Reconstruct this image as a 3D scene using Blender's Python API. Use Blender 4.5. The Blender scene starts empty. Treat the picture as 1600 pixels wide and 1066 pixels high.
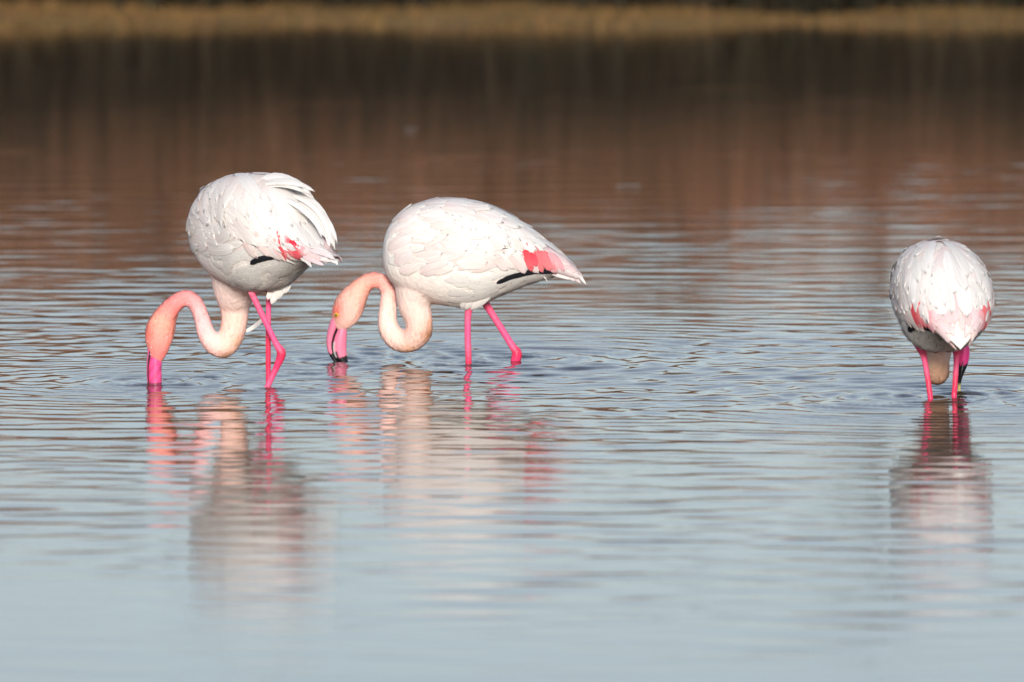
import bpy, bmesh, math, random
import numpy as np
from mathutils import Vector, Matrix

random.seed(7)
rng = np.random.default_rng(7)
SC = bpy.context.scene
COL = SC.collection
R = math.radians

# ------------------------------------------------------------------ camera, sky, sun, exposure
CAM_H, F_PX, PITCH = 2.10, 15000.0, 3.75          # metres, focal length in photo pixels, degrees below level
cd = bpy.data.cameras.new('camera'); cam = bpy.data.objects.new('camera', cd); COL.objects.link(cam)
cam.location = (0, 0, CAM_H); cam.rotation_euler = (R(90 - PITCH), 0, 0)
cd.sensor_width = 36; cd.lens = 36 * F_PX / 1600; cd.clip_start = 0.5; cd.clip_end = 3000
cd.dof.use_dof = True; cd.dof.focus_distance = 30.0; cd.dof.aperture_fstop = 4.2
SC.camera = cam

SUN_EL, SUN_AZ = 15.0, 178.0                      # azimuth clockwise from +Y (the way the camera looks)
world = bpy.data.worlds.new('World'); SC.world = world; world.use_nodes = True
wn = world.node_tree.nodes; wl = world.node_tree.links
sky = wn.new('ShaderNodeTexSky'); sky.sky_type = 'NISHITA'; sky.sun_disc = False
sky.sun_elevation = R(SUN_EL); sky.sun_rotation = R(SUN_AZ)
sky.air_density = 1.0; sky.dust_density = 0.8; sky.ozone_density = 2.4
# thin high cloud drifting over the whole sky
wtc = wn.new('ShaderNodeTexCoord'); wmp = wn.new('ShaderNodeMapping'); wmp.inputs['Scale'].default_value = (1.2, 1.2, 4.0)
wnz = wn.new('ShaderNodeTexNoise'); wnz.inputs['Scale'].default_value = 2.0; wnz.inputs['Detail'].default_value = 5
wmr = wn.new('ShaderNodeMapRange'); wmr.inputs['From Min'].default_value = .35; wmr.inputs['From Max'].default_value = .7
wmr.inputs['To Min'].default_value = -.12; wmr.inputs['To Max'].default_value = .14
wmx = wn.new('ShaderNodeMixRGB'); wmx.inputs['Color2'].default_value = (5.35, 5.45, 5.9, 1)
wl.new(wtc.outputs['Generated'], wmp.inputs['Vector']); wl.new(wmp.outputs['Vector'], wnz.inputs['Vector'])
wl.new(wnz.outputs['Fac'], wmr.inputs['Value']); 
wsp = wn.new('ShaderNodeSeparateXYZ'); wl.new(wtc.outputs['Generated'], wsp.inputs['Vector'])
wel = wn.new('ShaderNodeMapRange'); wel.inputs['From Min'].default_value = 0; wel.inputs['From Max'].default_value = .5
wel.inputs['To Min'].default_value = .66; wel.inputs['To Max'].default_value = .16; wl.new(wsp.outputs['Z'], wel.inputs['Value'])
wad = wn.new('ShaderNodeMath'); wad.operation = 'ADD'; wad.use_clamp = True
wl.new(wel.outputs['Result'], wad.inputs[0]); wl.new(wmr.outputs['Result'], wad.inputs[1]); wl.new(wad.outputs['Value'], wmx.inputs['Fac'])
wl.new(sky.outputs['Color'], wmx.inputs['Color1']); wl.new(wmx.outputs['Color'], wn['Background'].inputs['Color'])
wn['Background'].inputs['Strength'].default_value = 0.115

sd = bpy.data.lights.new('sun', 'SUN'); sun = bpy.data.objects.new('sun', sd); COL.objects.link(sun)
sd.energy = 3.2; sd.angle = R(12.0); sd.color = (1.0, 0.955, 0.89)
sdir = Vector((math.sin(R(SUN_AZ)) * math.cos(R(SUN_EL)), math.cos(R(SUN_AZ)) * math.cos(R(SUN_EL)), math.sin(R(SUN_EL))))
sun.rotation_euler = sdir.to_track_quat('Z', 'Y').to_euler(); sun.location = (5, -5, 20)
SC.view_settings.view_transform = 'Standard'; SC.view_settings.look = 'None'
SC.view_settings.exposure = 0.50; SC.view_settings.gamma = 1.0
SC.render.engine = 'CYCLES'; SC.cycles.use_denoising = True
SC.cycles.max_bounces = 6; SC.cycles.diffuse_bounces = 3; SC.cycles.glossy_bounces = 3

# ------------------------------------------------------------------ helpers
def ground_point(px, py):
    """where the sight line through a photo pixel meets the water (used once, to find real distances)"""
    a = R(PITCH) + math.atan((py - 533) / F_PX)
    D = CAM_H / math.tan(a)
    return (px - 800) / F_PX * math.hypot(D, CAM_H), D

def lin(r, g, b):
    f = lambda c: (c / 255 / 12.92) if c <= 10.3 else ((c / 255 + .055) / 1.055) ** 2.4
    return np.array([f(r), f(g), f(b)])

def mesh_obj(name, verts, faces, mat, parent=None, cols=None, uvs=None, smooth=True):
    me = bpy.data.meshes.new(name)
    me.from_pydata([tuple(v) for v in verts], [], faces)
    if smooth: me.shade_smooth()
    if cols is not None:
        a = me.color_attributes.new('Col', 'FLOAT_COLOR', 'POINT')
        c = np.ones((len(verts), 4), np.float32); c[:, :3] = cols
        a.data.foreach_set('color', c.ravel())
    if uvs is not None:
        uv = me.uv_layers.new(name='UVMap')
        li = np.zeros(len(me.loops), np.int32); me.loops.foreach_get('vertex_index', li)
        uv.data.foreach_set('uv', np.asarray(uvs, np.float32)[li].ravel())
    me.materials.append(mat)
    o = bpy.data.objects.new(name, me); COL.objects.link(o)
    if parent: o.parent = parent
    return o

def grid_mesh(name, P, mat, kind=None):
    """P: (rows, cols, 3) array -> fast quad grid"""
    nr, nc = P.shape[:2]
    me = bpy.data.meshes.new(name)
    me.vertices.add(nr * nc); me.vertices.foreach_set('co', P.reshape(-1).astype(np.float32))
    i = np.arange(nr - 1)[:, None] * nc + np.arange(nc - 1)[None, :]
    q = np.stack([i, i + 1, i + nc + 1, i + nc], -1).reshape(-1, 4)
    n = len(q)
    me.loops.add(n * 4); me.polygons.add(n)
    me.loops.foreach_set('vertex_index', q.ravel().astype(np.int32))
    me.polygons.foreach_set('loop_start', (np.arange(n) * 4).astype(np.int32))
    me.update(calc_edges=True); me.validate(); me.shade_smooth()
    me.materials.append(mat)
    o = bpy.data.objects.new(name, me); COL.objects.link(o)
    if kind: o['kind'] = kind
    return o

def new_mat(name):
    m = bpy.data.materials.new(name); m.use_nodes = True
    nt = m.node_tree
    return m, nt, nt.nodes['Principled BSDF'], nt.nodes, nt.links

# ------------------------------------------------------------------ materials
def mat_water():
    m, nt, b, N, L = new_mat('water')
    b.inputs['Base Color'].default_value = (0.050, 0.034, 0.022, 1)
    b.inputs['Roughness'].default_value = 0.045; b.inputs['IOR'].default_value = 1.333
    g = N.new('ShaderNodeNewGeometry'); mp = N.new('ShaderNodeMapping'); mp.inputs['Scale'].default_value = (5, 9, 5)
    nz = N.new('ShaderNodeTexNoise'); nz.inputs['Scale'].default_value = 2.2; nz.inputs['Detail'].default_value = 3
    bp = N.new('ShaderNodeBump'); bp.inputs['Distance'].default_value = 0.0012; bp.inputs['Strength'].default_value = 0.5
    L.new(g.outputs['Position'], mp.inputs['Vector']); L.new(mp.outputs['Vector'], nz.inputs['Vector'])
    L.new(nz.outputs['Fac'], bp.inputs['Height']); L.new(bp.outputs['Normal'], b.inputs['Normal'])
    return m

def mat_noise(name, stops, scale, rough=0.9, detail=6, stretch=(1, 1, 1)):
    m, nt, b, N, L = new_mat(name)
    g = N.new('ShaderNodeNewGeometry'); mp = N.new('ShaderNodeMapping'); mp.inputs['Scale'].default_value = stretch
    nz = N.new('ShaderNodeTexNoise'); nz.inputs['Scale'].default_value = scale; nz.inputs['Detail'].default_value = detail
    cr = N.new('ShaderNodeValToRGB')
    while len(cr.color_ramp.elements) < len(stops): cr.color_ramp.elements.new(0.5)
    for e, (p, c) in zip(cr.color_ramp.elements, stops):
        e.position = p; e.color = (*c, 1)
    L.new(g.outputs['Position'], mp.inputs['Vector']); L.new(mp.outputs['Vector'], nz.inputs['Vector'])
    L.new(nz.outputs['Fac'], cr.inputs['Fac']); L.new(cr.outputs['Color'], b.inputs['Base Color'])
    b.inputs['Roughness'].default_value = rough; b.inputs['Specular IOR Level'].default_value = 0.15
    return m

def mat_skin(name, rough, bump_scale, bump, spec, sss=0.0, stretch=(1, 1, .35)):
    m, nt, b, N, L = new_mat(name)
    at = N.new('ShaderNodeAttribute'); at.attribute_name = 'Col'
    tc = N.new('ShaderNodeTexCoord'); mp = N.new('ShaderNodeMapping'); mp.inputs['Scale'].default_value = stretch
    nz = N.new('ShaderNodeTexNoise'); nz.inputs['Scale'].default_value = bump_scale; nz.inputs['Detail'].default_value = 4
    bp = N.new('ShaderNodeBump'); bp.inputs['Distance'].default_value = bump; bp.inputs['Strength'].default_value = 0.8
    L.new(tc.outputs['Object'], mp.inputs['Vector']); L.new(mp.outputs['Vector'], nz.inputs['Vector'])
    mix = N.new('ShaderNodeMixRGB'); mix.blend_type = 'MULTIPLY'; mix.inputs['Fac'].default_value = 1
    mr = N.new('ShaderNodeMapRange'); mr.inputs['From Min'].default_value = .25; mr.inputs['From Max'].default_value = .75
    mr.inputs['To Min'].default_value = .91; mr.inputs['To Max'].default_value = 1.05
    L.new(nz.outputs['Fac'], mr.inputs['Value'])
    L.new(at.outputs['Color'], mix.inputs['Color1']); L.new(mr.outputs['Result'], mix.inputs['Color2'])
    L.new(mix.outputs['Color'], b.inputs['Base Color'])
    L.new(nz.outputs['Fac'], bp.inputs['Height']); L.new(bp.outputs['Normal'], b.inputs['Normal'])
    sx = N.new('ShaderNodeSeparateColor'); L.new(at.outputs['Color'], sx.inputs['Color'])
    rg = N.new('ShaderNodeMapRange'); rg.inputs['From Min'].default_value = .05; rg.inputs['From Max'].default_value = .3
    rg.inputs['To Min'].default_value = .36; rg.inputs['To Max'].default_value = rough
    L.new(sx.outputs['Green'], rg.inputs['Value']); L.new(rg.outputs['Result'], b.inputs['Roughness'])
    b.inputs['Specular IOR Level'].default_value = spec
    return m

def mat_feather():
    m, nt, b, N, L = new_mat('feather')
    at = N.new('ShaderNodeAttribute'); at.attribute_name = 'Col'
    oi = N.new('ShaderNodeObjectInfo')
    mr = N.new('ShaderNodeMapRange'); mr.inputs['To Min'].default_value = .90; mr.inputs['To Max'].default_value = 1.02
    L.new(oi.outputs['Random'], mr.inputs['Value'])
    uv = N.new('ShaderNodeUVMap')
    mp = N.new('ShaderNodeMapping'); mp.inputs['Scale'].default_value = (2.2, 11, 1); mp.inputs['Rotation'].default_value = (0, 0, .12)
    nz = N.new('ShaderNodeTexNoise'); nz.inputs['Scale'].default_value = 1.0; nz.inputs['Detail'].default_value = 3
    # each feather gets its own streaks
    ad = N.new('ShaderNodeVectorMath'); ad.operation = 'ADD'; sc_ = N.new('ShaderNodeMath'); sc_.operation = 'MULTIPLY'; sc_.inputs[1].default_value = 57
    L.new(oi.outputs['Random'], sc_.inputs[0]); L.new(mp.outputs['Vector'], ad.inputs[0]); L.new(sc_.outputs['Value'], ad.inputs[1])
    nz.inputs['Detail'].default_value = 5
    L.new(uv.outputs['UV'], mp.inputs['Vector']); L.new(ad.outputs['Vector'], nz.inputs['Vector'])
    m2 = N.new('ShaderNodeMapRange'); m2.inputs['From Min'].default_value = .3; m2.inputs['From Max'].default_value = .7
    m2.inputs['To Min'].default_value = .84; m2.inputs['To Max'].default_value = 1.03
    L.new(nz.outputs['Fac'], m2.inputs['Value'])
    mu = N.new('ShaderNodeMath'); mu.operation = 'MULTIPLY'
    L.new(mr.outputs['Result'], mu.inputs[0]); L.new(m2.outputs['Result'], mu.inputs[1])
    mix = N.new('ShaderNodeMixRGB'); mix.blend_type = 'MULTIPLY'; mix.inputs['Fac'].default_value = 1
    L.new(at.outputs['Color'], mix.inputs['Color1']); L.new(mu.outputs['Value'], mix.inputs['Color2'])
    L.new(mix.outputs['Color'], b.inputs['Base Color'])
    bp = N.new('ShaderNodeBump'); bp.inputs['Distance'].default_value = .002; bp.inputs['Strength'].default_value = .6
    L.new(nz.outputs['Fac'], bp.inputs['Height']); L.new(bp.outputs['Normal'], b.inputs['Normal'])
    b.inputs['Roughness'].default_value = .75; b.inputs['Specular IOR Level'].default_value = .2
    tr = N.new('ShaderNodeBsdfTranslucent'); L.new(mix.outputs['Color'], tr.inputs['Color'])
    ms = N.new('ShaderNodeMixShader'); ms.inputs['Fac'].default_value = .16
    L.new(b.outputs['BSDF'], ms.inputs[1]); L.new(tr.outputs['BSDF'], ms.inputs[2])
    # loose barbs: the vane thins out into wisps along its rim
    def math_(op, a, c, clamp=False):
        n = N.new('ShaderNodeMath'); n.operation = op; n.use_clamp = clamp
        for k, v in enumerate((a, c)):
            if v is None: continue
            if isinstance(v, (int, float)): n.inputs[k].default_value = v
            else: L.new(v, n.inputs[k])
        return n.outputs['Value']
    sp = N.new('ShaderNodeSeparateXYZ'); L.new(uv.outputs['UV'], sp.inputs['Vector'])
    e = math_('ABSOLUTE', math_('SUBTRACT', math_('MULTIPLY', sp.outputs['Y'], 2), 1), None)
    rim = math_('MINIMUM', math_('MULTIPLY', math_('SUBTRACT', 1, e), 1.0), math_('MULTIPLY', math_('SUBTRACT', 1, sp.outputs['X']), 2.6))
    al = math_('MULTIPLY', math_('ADD', rim, math_('MULTIPLY', math_('SUBTRACT', nz.outputs['Fac'], .45), .9)), 5.0, True)
    tp = N.new('ShaderNodeBsdfTransparent'); m3 = N.new('ShaderNodeMixShader')
    L.new(al, m3.inputs['Fac']); L.new(tp.outputs['BSDF'], m3.inputs[1]); L.new(ms.outputs['Shader'], m3.inputs[2])
    L.new(m3.outputs['Shader'], N['Material Output'].inputs['Surface'])
    return m

def mat_plain(name, c, rough, spec=.5):
    m, nt, b, N, L = new_mat(name)
    nz = N.new('ShaderNodeTexNoise'); nz.inputs['Scale'].default_value = 90
    mx = N.new('ShaderNodeMixRGB'); mx.blend_type = 'MULTIPLY'; mx.inputs['Fac'].default_value = .2
    mx.inputs['Color1'].default_value = (*c, 1); L.new(nz.outputs['Color'], mx.inputs['Color2'])
    L.new(mx.outputs['Color'], b.inputs['Base Color'])
    b.inputs['Roughness'].default_value = rough; b.inputs['Specular IOR Level'].default_value = spec
    return m

def mat_leafy(name, stops):
    """colour differs from blade to blade"""
    m, nt, b, N, L = new_mat(name)
    at = N.new('ShaderNodeAttribute'); at.attribute_name = 'Col'
    nz = N.new('ShaderNodeTexNoise'); nz.inputs['Scale'].default_value = 14
    mx = N.new('ShaderNodeMixRGB'); mx.blend_type = 'MULTIPLY'; mx.inputs['Fac'].default_value = .35
    L.new(at.outputs['Color'], mx.inputs['Color1']); L.new(nz.outputs['Color'], mx.inputs['Color2'])
    L.new(mx.outputs['Color'], b.inputs['Base Color'])
    b.inputs['Roughness'].default_value = .85; b.inputs['Specular IOR Level'].default_value = .15
    return m

M_WATER = mat_water()
M_BANK = mat_noise('bank_soil', [(.25, (.12, .07, .025)), (.5, (.19, .115, .042)), (.8, (.25, .16, .065))], 1.3)
M_SKIN = mat_skin('down_and_skin', .7, 85, .0045, .2)
M_BILL = mat_skin('bill', .38, 60, .0008, .4)
M_FEATHER = mat_feather()
M_EYE = mat_plain('eye_yellow', (.85, .50, .05), .15)
M_PUPIL = mat_plain('eye_pupil', (.02, .012, .01), .1)
M_LEAF = mat_leafy('dry_vegetation', None)
M_BARK = mat_noise('bark', [(.3, (.028, .022, .017)), (.7, (.065, .055, .042))], 9, stretch=(1, 1, .2))
M_DROP = mat_plain('water_drop', (.75, .8, .85), .05, .8)

# ------------------------------------------------------------------ birds' places on the water
B1X, B1D = ground_point(382, 603)
B2X, B2D = ground_point(700, 567)
B3X, B3D = ground_point(1466, 624)
PPM1, PPM2, PPM3 = F_PX / B1D, F_PX / B2D, F_PX / B3D
cd.dof.focus_distance = B1D + .45
SHORE = 62.5

# ------------------------------------------------------------------ ground: lake bed rising into the far bank
def bank_height(x, y):
    t = np.clip((y - (SHORE - 2.5)) / 5.0, 0, 1)
    bed = -.45 + .47 * t * t * (3 - 2 * t) * 1.0
    far = np.clip((y - SHORE - 1) / 7, 0, 1) * .07 + np.clip((y - 71) / 40, 0, 1) * .7
    wob = .02 * np.sin(x * 1.7 + y * .6) + .015 * np.sin(x * 4.1 - y * 1.3)
    return bed + far + wob * np.clip((y - SHORE + 2) / 4, 0, 1)
ys = np.concatenate([np.array([-800., -200, -60, -10, 10, 30, 45]), np.arange(55, 90, .35), np.array([95., 110, 140, 200, 400, 900, 2000])])
xs = np.concatenate([np.array([-1500., -500, -150, -60]), np.arange(-30, 30.1, .5), np.array([60., 150, 500, 1500])])
GX, GY = np.meshgrid(xs, ys)
grid_mesh('ground', np.stack([GX, GY, bank_height(GX, GY)], -1), M_BANK, 'structure')

# ------------------------------------------------------------------ water: real ripples
def ripple_height(X, Y):
    Z = np.zeros_like(X)
    n = 90
    lam = np.exp(rng.uniform(math.log(.08), math.log(.42), n))
    ang = rng.normal(0, .40, n) + math.pi / 2
    ph = rng.uniform(0, 6.283, n)
    dy = np.where(Y < 46, .0175, .05)
    # patches of calmer and livelier water
    env = 1 + .35 * np.sin(.9 * X + .53 * Y + 1.0) * np.sin(.35 * Y - .4 * X) + .25 * np.sin(1.9 * X - .8 * Y) + .15 * np.sin(3.1 * X + 2.3 * Y)
    env *= np.where(Y < 31, 1.0, np.clip(1.08 - (Y - 31) / 10, .31, 1.08))
    env *= np.clip((Y - 21) / 9, 0, 1) * .72 + .28
    for l, a, p in zip(lam, ang, ph):
        k = 2 * math.pi / l
        s = .0036 * (l / .25) ** -.10
        fade = np.clip(l / (4.5 * dy) - .6, 0, 1)
        Z += fade * s / k * np.sin(k * (math.cos(a) * X + math.sin(a) * Y) + p + .5 * np.sin(.8 * X + p) )
    Z *= env
    for _ in range(22):
        l = math.exp(rng.uniform(math.log(.3), math.log(.8))); a = rng.normal(0, .3) + math.pi / 2; k = 2 * math.pi / l
        Z += .0016 * np.clip((Y - 33) / 4, 0, 1) * np.clip((47 - Y) / 8, 0, 1) / k * np.sin(k * (math.cos(a) * X + math.sin(a) * Y) + rng.uniform(0, 6.28))
    # rings where bills and legs enter
    for (sx, sy, A, l, dec) in RINGS:
        r = np.hypot(X - sx, Y - sy) + 1e-3
        k = 2 * math.pi / l
        Z += 2.0 * A * np.cos(k * r + .6 * np.sin(3 * np.arctan2(Y - sy, X - sx))) * np.exp(-r / dec) * np.clip(r / .05, 0, 1)
    return Z
RINGS = []
for (px, py, A, l, dec) in [(238, 598, .0018, .11, .45), (418, 604, .0013, .10, .4), (530, 566, .0018, .11, .5),
                            (732, 568, .0013, .10, .5), (806, 562, .0022, .15, .9), (1452, 625, .0014, .10, .5),
                            (1492, 624, .0014, .12, .8), (1501, 611, .0018, .13, .6)]:
    gx, gd = ground_point(px, py); RINGS.append((gx, gd, A, l, dec)); RINGS.append((gx + .02, gd - .03, A * .8, .085, .16))
wy = np.concatenate([np.arange(16.5, 46, .0175), np.arange(46, 64.6, .05)])
wx = np.linspace(-4.8, 4.8, 372)
WX, WY = np.meshgrid(wx, wy)
WZ = ripple_height(WX, WY)
edge = np.clip((4.8 - np.abs(WX)) / .4, 0, 1) * np.clip((WY - 16.5) / .6, 0, 1)
WZ *= edge
water = grid_mesh('water', np.stack([WX, WY, WZ], -1), M_WATER, 'structure')
# the rest of the lake, joined on as broad flat sheets round the rippled field
bm = bmesh.new(); bm.from_mesh(water.data)
def flat(x0, x1, y0, y1):
    bm.faces.new([bm.verts.new(p) for p in ((x0, y0, 0), (x1, y0, 0), (x1, y1, 0), (x0, y1, 0))]).smooth = True
flat(-400, -4.8, 16.5, 64.55); flat(4.8, 400, 16.5, 64.55); flat(-400, 400, -300, 16.5)
bm.to_mesh(water.data); bm.free()

# ------------------------------------------------------------------ flamingos
class Torso:
    """lofted trunk: photo-measured profile of a side-on bird; X runs along the body in profile pixels (485 to a metre)"""
    ST = np.array([  # x, top, bottom, half width
        (597.5, 396, 400, .004), (598.2, 384, 411, .034), (601, 368, 424, .066), (607, 353, 437, .092), (620, 337, 450, .115),
        (640, 323, 463, .134), (670, 313.5, 473, .148), (705, 310, 480, .155), (745, 315, 478, .156), (785, 330, 461, .147),
        (820, 352, 446, .127), (850, 375, 437, .102), (880, 400, 432, .070), (900, 420, 436, .042), (912, 435, 442, .018), (917.5, 444, 446, .004)])
    def __init__(s, yaw, pitch, scale, lift, fat=1.0, ox=0.0, ST=None):
        if ST is not None: s.ST = np.array(ST)
        s.yaw, s.pitch, s.scale, s.lift, s.fat, s.ox = R(yaw), R(pitch), scale, lift, fat, ox
        d = np.concatenate([[0], np.cumsum(np.hypot(np.diff(s.ST[:, 0]), np.diff(s.ST[:, 1])))])
        dd = np.linspace(0, d[-1], 400)
        # smooth (cubic Hermite) resampling along the back line
        def her(v):
            m = np.gradient(v, d); i = np.clip(np.searchsorted(d, dd) - 1, 0, len(d) - 2)
            h = d[i + 1] - d[i]; t = (dd - d[i]) / h
            return ((2*t**3 - 3*t**2 + 1) * v[i] + (t**3 - 2*t**2 + t) * h * m[i] + (-2*t**3 + 3*t**2) * v[i+1] + (t**3 - t**2) * h * m[i+1])
        s.x = np.maximum.accumulate(her(s.ST[:, 0]) + np.arange(400) * 1e-5); s.t = her(s.ST[:, 1]); s.b = her(s.ST[:, 2]); s.w = np.abs(her(s.ST[:, 3]))
    def raw(s, X, ph):
        X = np.clip(X, s.x[0], s.x[-1])
        top, bot, w = np.interp(X, s.x, s.t), np.interp(X, s.x, s.b), np.interp(X, s.x, s.w) * s.fat
        zc = (567 - (top * .55 + bot * .45)) / 485
        hu = (bot - top) * .45 / 485; hd = (bot - top) * .55 / 485
        c, sn = np.cos(ph), np.sin(ph)
        e = .90
        cc = np.sign(c) * np.abs(c) ** e; ss = np.sign(sn) * np.abs(sn) ** e
        hu = (zc * 0 + (567 - top) / 485 - zc); hd = zc - (567 - bot) / 485
        z = zc + np.where(c > 0, hu, hd) * cc
        return np.stack([(X - 700) / 485 + 0 * z, -w * ss, z], -1)
    def place(s, P):
        P = np.array(P, float)
        z0 = .35
        x, y, z = P[..., 0], P[..., 1], P[..., 2] - z0
        cp, sp = math.cos(s.pitch), math.sin(s.pitch)      # + pitch lowers the tail
        x, z = x * cp + z * sp, -x * sp + z * cp
        cy, sy = math.cos(s.yaw), math.sin(s.yaw)
        # yaw 0: beak points to -X; yaw 90: beak points away (+Y)
        x, y = x * cy + y * sy, -x * sy + y * cy
        return np.stack([x * s.scale + s.ox, y * s.scale, z * s.scale + z0 + s.lift], -1)
    def P(s, X, ph): return s.place(s.raw(X, ph))
    def metric(s, X, ph):
        X = min(max(X, s.x[0] + 1), s.x[-1] - 1)
        A = s.raw(np.array([X + .6, X - .6, X, X]), np.array([ph, ph, ph + .01, ph - .01]))
        return max(np.linalg.norm(A[0] - A[1]) / 1.2, 1e-4) * s.scale, max(np.linalg.norm(A[2] - A[3]) / .02, .025) * s.scale
    def frame(s, X, ph):
        e1, e2 = .6, .01
        Su = (s.P(X + e1, ph) - s.P(X - e1, ph)) / (2 * e1)
        Sv = (s.P(X, ph + e2) - s.P(X, ph - e2)) / (2 * e2)
        n = np.cross(Su, Sv); n /= np.linalg.norm(n, axis=-1, keepdims=True) + 1e-12
        return Su, Sv, n

def tube(pts, seg=20, sub=5, flat_y=None):
    """pts: (x, y, z, r[, depth factor]) -> closed swept tube; returns verts, faces, samples(centre, radius, u)"""
    pts = np.array(pts, float); n = len(pts)
    t = np.linspace(0, n - 1, (n - 1) * sub + 1)
    def cat(v):
        i = np.clip(t.astype(int), 0, n - 2); f = t - i
        p0, p1, p2, p3 = v[np.maximum(i - 1, 0)], v[i], v[i + 1], v[np.minimum(i + 2, n - 1)]
        return .5 * (2*p1 + (p2 - p0)*f + (2*p0 - 5*p1 + 4*p2 - p3)*f*f + (3*p1 - p0 - 3*p2 + p3)*f**3)
    Q = np.stack([cat(pts[:, k]) for k in range(pts.shape[1])], -1)
    C, rad = Q[:, :3], Q[:, 3]
    T = np.gradient(C, axis=0); T /= np.linalg.norm(T, axis=1, keepdims=True)
    V = []; F = []
    for k in range(len(C)):
        b = np.array([0, 1., 0]); b -= T[k] * b.dot(T[k]); b /= np.linalg.norm(b)
        a = np.cross(T[k], b)
        df = Q[k, 4] if Q.shape[1] > 4 else 1.0
        for j in range(seg):
            w = 2 * math.pi * j / seg
            V.append(C[k] + rad[k] * (math.cos(w) * a + df * math.sin(w) * b))
    m = len(C)
    for k in range(m - 1):
        for j in range(seg):
            F.append((k*seg + j, k*seg + (j+1) % seg, (k+1)*seg + (j+1) % seg, (k+1)*seg + j))
    F.append(tuple(range(seg))[::-1]); F.append(tuple((m-1)*seg + j for j in range(seg)))
    return V, F, (C, rad, t / (n - 1))

def ramp(u, stops):
    ps = [s[0] for s in stops]
    return np.stack([np.interp(u, ps, [s[1][k] for s in stops]) for k in range(3)], -1)

def build_body(root, torso, limbs, voxel=.0042):
    """trunk + neck with head + legs fused into one continuous skin. limbs: (tube pts, colour stops, tau)"""
    V = []; F = []
    ns, nph = 70, 48
    idx = np.linspace(2, 397, ns).astype(int)
    Xs = torso.x[idx]; ph = np.linspace(0, 2 * math.pi, nph, endpoint=False)
    XX, PH = np.meshgrid(Xs, ph, indexing='ij')
    S = torso.P(XX, PH); _, _, nn = torso.frame(XX, PH)
    ctr = S.mean(1, keepdims=True)
    inset = .0025
    d = S - ctr; L = np.linalg.norm(d, axis=-1, keepdims=True)
    S = ctr + d * np.maximum(L - inset, L * .6) / np.maximum(L, 1e-6)
    V += [p for p in S.reshape(-1, 3)]
    for i in range(ns - 1):
        for j in range(nph):
            F.append((i*nph + j, i*nph + (j+1) % nph, (i+1)*nph + (j+1) % nph, (i+1)*nph + j))
    F.append(tuple(range(nph))[::-1]); F.append(tuple((ns-1)*nph + j for j in range(nph)))
    samples = []
    for pts, stops, tau in limbs:
        v, f, smp = tube(pts)
        o = len(V); V += v; F += [tuple(o + q for q in p) for p in f]
        samples.append((smp, stops, tau))
    me = bpy.data.meshes.new('raw'); me.from_pydata([tuple(v) for v in V], [], F)
    bm_ = bmesh.new(); bm_.from_mesh(me); bmesh.ops.recalc_face_normals(bm_, faces=bm_.faces); bm_.to_mesh(me); bm_.free()
    tmp = bpy.data.objects.new('raw', me); COL.objects.link(tmp)
    rm = tmp.modifiers.new('r', 'REMESH'); rm.mode = 'VOXEL'; rm.voxel_size = voxel; rm.use_smooth_shade = True
    sm = tmp.modifiers.new('s', 'SMOOTH'); sm.factor = .5; sm.iterations = 5
    dg = bpy.context.evaluated_depsgraph_get()
    out = bpy.data.meshes.new_from_object(tmp.evaluated_get(dg))
    bpy.data.objects.remove(tmp); bpy.data.meshes.remove(me)
    n = len(out.vertices); co = np.zeros(n * 3, np.float32); out.vertices.foreach_get('co', co); co = co.reshape(-1, 3).astype(float)
    # colour: soft blend between trunk plumage and each limb's own pigment
    Sp = S.reshape(-1, 3)[::2]
    dt = np.zeros(n); nc = np.zeros((n, 3))
    for a in range(0, n, 4000):
        D = np.linalg.norm(co[a:a+4000, None] - Sp[None], axis=-1); dt[a:a+4000] = D.min(1)
    dt = np.maximum(dt - .012, 0)
    tcol = np.tile(np.array([.78, .715, .66]), (n, 1))
    wsum = np.exp(-dt / .012)[:, None]; csum = tcol * wsum
    for (C, rad, u), stops, tau in samples:
        best = np.full(n, 9.); bu = np.zeros(n)
        for a in range(0, n, 4000):
            D = np.linalg.norm(co[a:a+4000, None] - C[None], axis=-1) - rad[None]
            k = D.argmin(1); best[a:a+4000] = D[np.arange(len(k)), k]; bu[a:a+4000] = u[k]
        col = ramp(bu, [s[:2] for s in stops])
        wt = ramp(bu, [(s[0], (s[2], 0, 0)) for s in stops])[:, 0] * np.exp(-np.maximum(best, 0) / tau)
        wsum += wt[:, None] * 6; csum += col * wt[:, None] * 6
    col = csum / wsum
    out.color_attributes.new('Col', 'FLOAT_COLOR', 'POINT')
    rgba = np.ones((n, 4), np.float32); rgba[:, :3] = col
    ex = root.get('_stains')
    for (p, rr, c, s) in STAINS.get(root.name, []):
        w = np.exp(-(np.linalg.norm(co - np.array(p), axis=1) / rr) ** 2)[:, None] * s
        rgba[:, :3] = rgba[:, :3] * (1 - w) + np.array(c) * w
    out.color_attributes['Col'].data.foreach_set('color', rgba.ravel())
    out.shade_smooth(); out.name = 'body'
    out.materials.clear(); out.materials.append(M_SKIN)
    o = bpy.data.objects.new('body', out); COL.objects.link(o); o.parent = root
    return o
STAINS = {}

NL, NW = 9, 5
def feather_shape(l, w, tip=.35):
    """half-width profile along a feather, 0..1"""
    return w * np.clip(np.minimum(1, (l / .22 + .25)) * np.sqrt(np.clip(1 - np.clip((l - (1 - tip)) / tip, 0, 1) ** 2, 0, 1)), 0, 1)
FF = [(i*NW + j, i*NW + j + 1, (i+1)*NW + j + 1, (i+1)*NW + j) for i in range(NL - 1) for j in range(NW - 1)]
L_ = np.linspace(0, 1, NL); W_ = np.linspace(-1, 1, NW)
UV = [(l, w * .5 + .5) for l in L_ for w in W_]

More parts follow.
